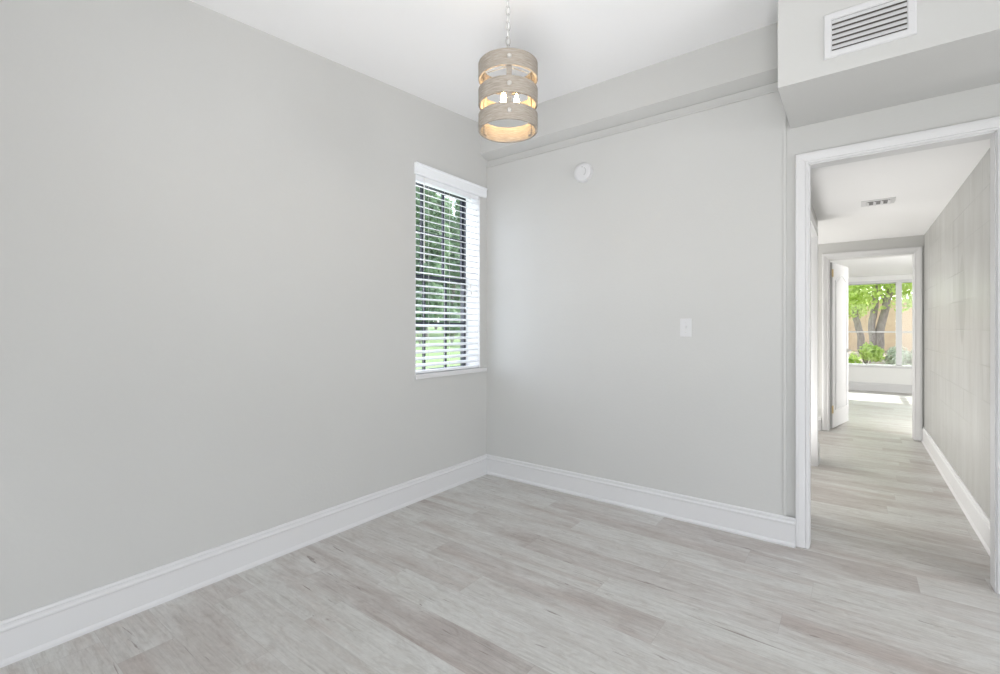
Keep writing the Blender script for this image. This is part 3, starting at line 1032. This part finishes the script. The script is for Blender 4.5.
def limb(p0, p1, r0, r1, wob=0.05, n=8):
    p0, p1 = Vector(p0), Vector(p1)
    pts, rad = [], []
    for i in range(n + 1):
        t = i / n
        q = p0.lerp(p1, t) + Vector((math.sin(t * 5 + p0.x * 9) * wob * t, math.cos(t * 4 + p1.x * 5) * wob * t, 0)) * math.sin(PI * t * .9 + .1)
        pts.append(q); rad.append(r0 + (r1 - r0) * t)
    return pts, rad


def foliage(b, blobs, n, size, squash=1.0):
    tot = sum(r ** 2 for _, r in blobs)
    for c, r in blobs:
        for _ in range(int(n * r * r / tot)):
            v = Vector((random.gauss(0, 1), random.gauss(0, 1), random.gauss(0, 1))).normalized()
            rr = r * (random.random() ** 0.45)
            p = Vector(c) + Vector((v.x, v.y, v.z * squash)) * rr
            b.leaf(p, size * random.uniform(0.6, 1.3), v + Vector((random.uniform(-.8, .8), random.uniform(-.8, .8), random.uniform(-.2, 1))))


def tree(name, base, limbs, blobs, n, size, mat, label, group=None):
    t = empty(name, base, label, 'tree', group)
    b = MB()
    for p0, p1, r0, r1 in limbs:
        pts, rad = limb(p0, p1, r0, r1)
        b.tube(pts, rad, 10)
    b.build('trunk', M_bark, t, True)
    b = MB()
    foliage(b, blobs, n, size)
    b.build('foliage', mat, t, normals=False)
    return t


def shrub(name, base, r, h, n, size, mat, label, group=None):
    t = empty(name, base, label, 'shrub', group)
    bx_, by_, bz_ = base
    b = MB()
    for k in range(6):
        a = k * PI / 3 + random.random()
        pts, rad = limb((bx_, by_, bz_ - 0.03), (bx_ + math.cos(a) * r * .6, by_ + math.sin(a) * r * .6, bz_ + h * .7), 0.015, 0.005, 0.02, 4)
        b.tube(pts, rad, 6)
    b.build('stem', M_bark, t, True)
    b = MB()
    foliage(b, [((bx_ + random.uniform(-r, r) * .5, by_ + random.uniform(-r, r) * .5, bz_ + h * random.uniform(.3, .75)), r * random.uniform(.45, .7)) for _ in range(7)], n, size)
    b.build('foliage', mat, t, normals=False)
    return t


# garden beyond the far window: forked tree, leaning tree, shrubs, peach wall
YT = 15.0
fb = at(878, 356, YT)
fb.z = bed_h(fb.x, fb.y) - 0.05
mid = at(883, 318, YT)
tree('forked_tree', tuple(fb),
     [(fb, mid, 0.10, 0.085), (mid, at(893, 284, YT), 0.085, 0.07), (at(893, 284, YT), at(903, 250, YT), 0.07, 0.05),
      (fb + Vector((-0.10, 0, 0)), at(873, 318, YT), 0.085, 0.075), (at(873, 318, YT), at(877, 284, YT), 0.075, 0.065), (at(877, 284, YT), at(870, 250, YT), 0.065, 0.04),
      (at(883, 300, YT), at(870, 268, YT), 0.03, 0.015)],
     [(at(862, 285, YT - .3), 0.75), (at(848, 292, YT), 0.7), (at(905, 290, YT + .4), 0.55), (at(884, 270, YT + .5), 0.9), (at(920, 270, YT), 0.9), (at(850, 262, YT), 1.0), (at(930, 296, YT + .5), 0.5), (at(902, 262, YT - .4), 0.6)],
     5200, 0.11, M_leaf_bright, 'forked grey-brown tree with yellow-green crown beyond the far window')
lb = at(862, 352, YT + 1.8); lb.z = bed_h(lb.x, lb.y) - 0.05
tree('leaning_tree', tuple(lb),
     [(lb, at(858, 325, YT + 1.8), 0.09, 0.08), (at(858, 325, YT + 1.8), at(851, 300, YT + 1.8), 0.08, 0.07), (at(851, 300, YT + 1.8), at(846, 262, YT + 1.8), 0.07, 0.05)],
     [(at(853, 306, YT + 1.9), 0.40), (at(838, 300, YT + 1.9), 0.6), (at(852, 296, YT + 1.8), 0.5)],
     1800, 0.11, M_leaf_bright, 'leaning tree with bright foliage beside the far door edge')
for (px, Y, r, h, n, sz_, mt, lab) in (
        (867, 13.5, 0.30, 0.62, 900, 0.08, M_leaf_bright, 'bright green shrub at the foot of the forked tree'),
        (852, 12.6, 0.24, 0.55, 600, 0.08, M_leaf_bright, 'low yellow-green shrub left of the bright green shrub'),
        (896, 13.6, 0.32, 0.45, 700, 0.07, M_leaf_pale, 'pale grey-green shrub behind the window mullion'),
        (915, 12.6, 0.30, 0.70, 900, 0.07, M_leaf_pale, 'taller pale shrub at the right end of the far window')):
    p = at(px, 350, Y)
    shrub('garden_shrub', (p.x, p.y, bed_h(p.x, p.y)), r, h, n, sz_, mt, lab)
# rocks in the bed
rk_labels = ['pale rock lying left in the garden bed', 'pale rock lying just under the forked tree', 'flat pale rock right of the tree trunks', 'small pale rock near the mullion', 'pale rock at the right end of the bed']
for i, px in enumerate((859, 870, 879, 890, 904)):
    p = at(px, 355, (13.0, 12.45, 12.9, 12.45, 12.95)[i])
    b = MB()
    bmesh.ops.create_icosphere(b.bm, subdivisions=2, radius=0.09 + 0.02 * (i % 3))
    for v in b.bm.verts:
        v.co = Vector((v.co.x * 1.3, v.co.y, v.co.z * .6)) * (1 + random.uniform(-.12, .12))
        v.co += Vector((p.x, p.y, bed_h(p.x, p.y) + 0.03))
    tag(b.build('garden_rock', M_rock, None, 'all'), rk_labels[i], 'rock', 'rocks in the garden bed')
structure(MB().box((-1.0, 15.1, -0.2), (15, 15.3, 2.0)).box((-1.0, 15.07, 2.0), (15, 15.33, 2.06)).build('wall_garden', M_fence),
          'peach stucco garden wall behind the trees', 'garden wall')

# lawn trees seen through the blind: sight lines leave towards upper left
def out(px, dist, z):
    d = (fw * F_PX + rt * (px - 500)).normalized()
    p = CAM + d * dist
    return Vector((p.x, p.y, z))


tree_specs = [(425, 29, 9.0, 1.5, M_leaf_mid, 'nearest green tree beyond the hedge, seen through the blind'),
              (452, 35, 10.0, 1.5, M_leaf_mid, 'green tree behind the nearest tree, towards the right of the blind'),
              (412, 41, 11.5, 1.5, M_leaf_deep, 'dark green tree far off towards the left of the blind'),
              (462, 47, 13.0, 1.6, M_leaf_mid, 'tall green tree towards the right of the blind'),
              (436, 53, 15.0, 1.6, M_leaf_mid, 'farthest tree, in the middle of the view through the blind'),
              (482, 41.5, 12.0, 1.5, M_leaf_deep, 'dark green tree at the right edge of the view through the blind')]
for px, dist, hgt, r, mt, lab in tree_specs:
    p = out(px, dist, 0); z0 = lawn_h(p.x, p.y)
    base = Vector((p.x, p.y, z0 - .05))
    tree('lawn_tree', tuple(base), [(base, base + Vector((0.1, 0.1, hgt * .6)), 0.17, 0.10), (base + Vector((0.1, 0, hgt * .3)), base + Vector((r * .6, .3, hgt * .75)), 0.08, 0.03), (base + Vector((0.1, 0, hgt * .35)), base + Vector((-r * .6, .2, hgt * .75)), 0.08, 0.03)],
         [((base.x + random.uniform(-r, r) * .6, base.y + random.uniform(-r, r) * .6, z0 + hgt * (0.16 + 0.8 * k / 17)), r * random.uniform(.45, .6)) for k in range(18)],
         9000, 0.30, mt, lab, 'trees beyond the lawn')
hl = ['hedge shrub at the left end of the row beyond the lawn', 'second hedge shrub from the left beyond the lawn', 'third hedge shrub from the left beyond the lawn',
      'hedge shrub at the right end of the row beyond the lawn']
for i, px in enumerate((388, 420, 452, 484)):
    p = out(px, 24.5, 0)
    shrub('hedge_shrub', (p.x, p.y, lawn_h(p.x, p.y)), 0.66, 2.1, 2600, 0.17, M_leaf_deep if i % 2 else M_leaf_mid, hl[i], 'hedge beyond the lawn')
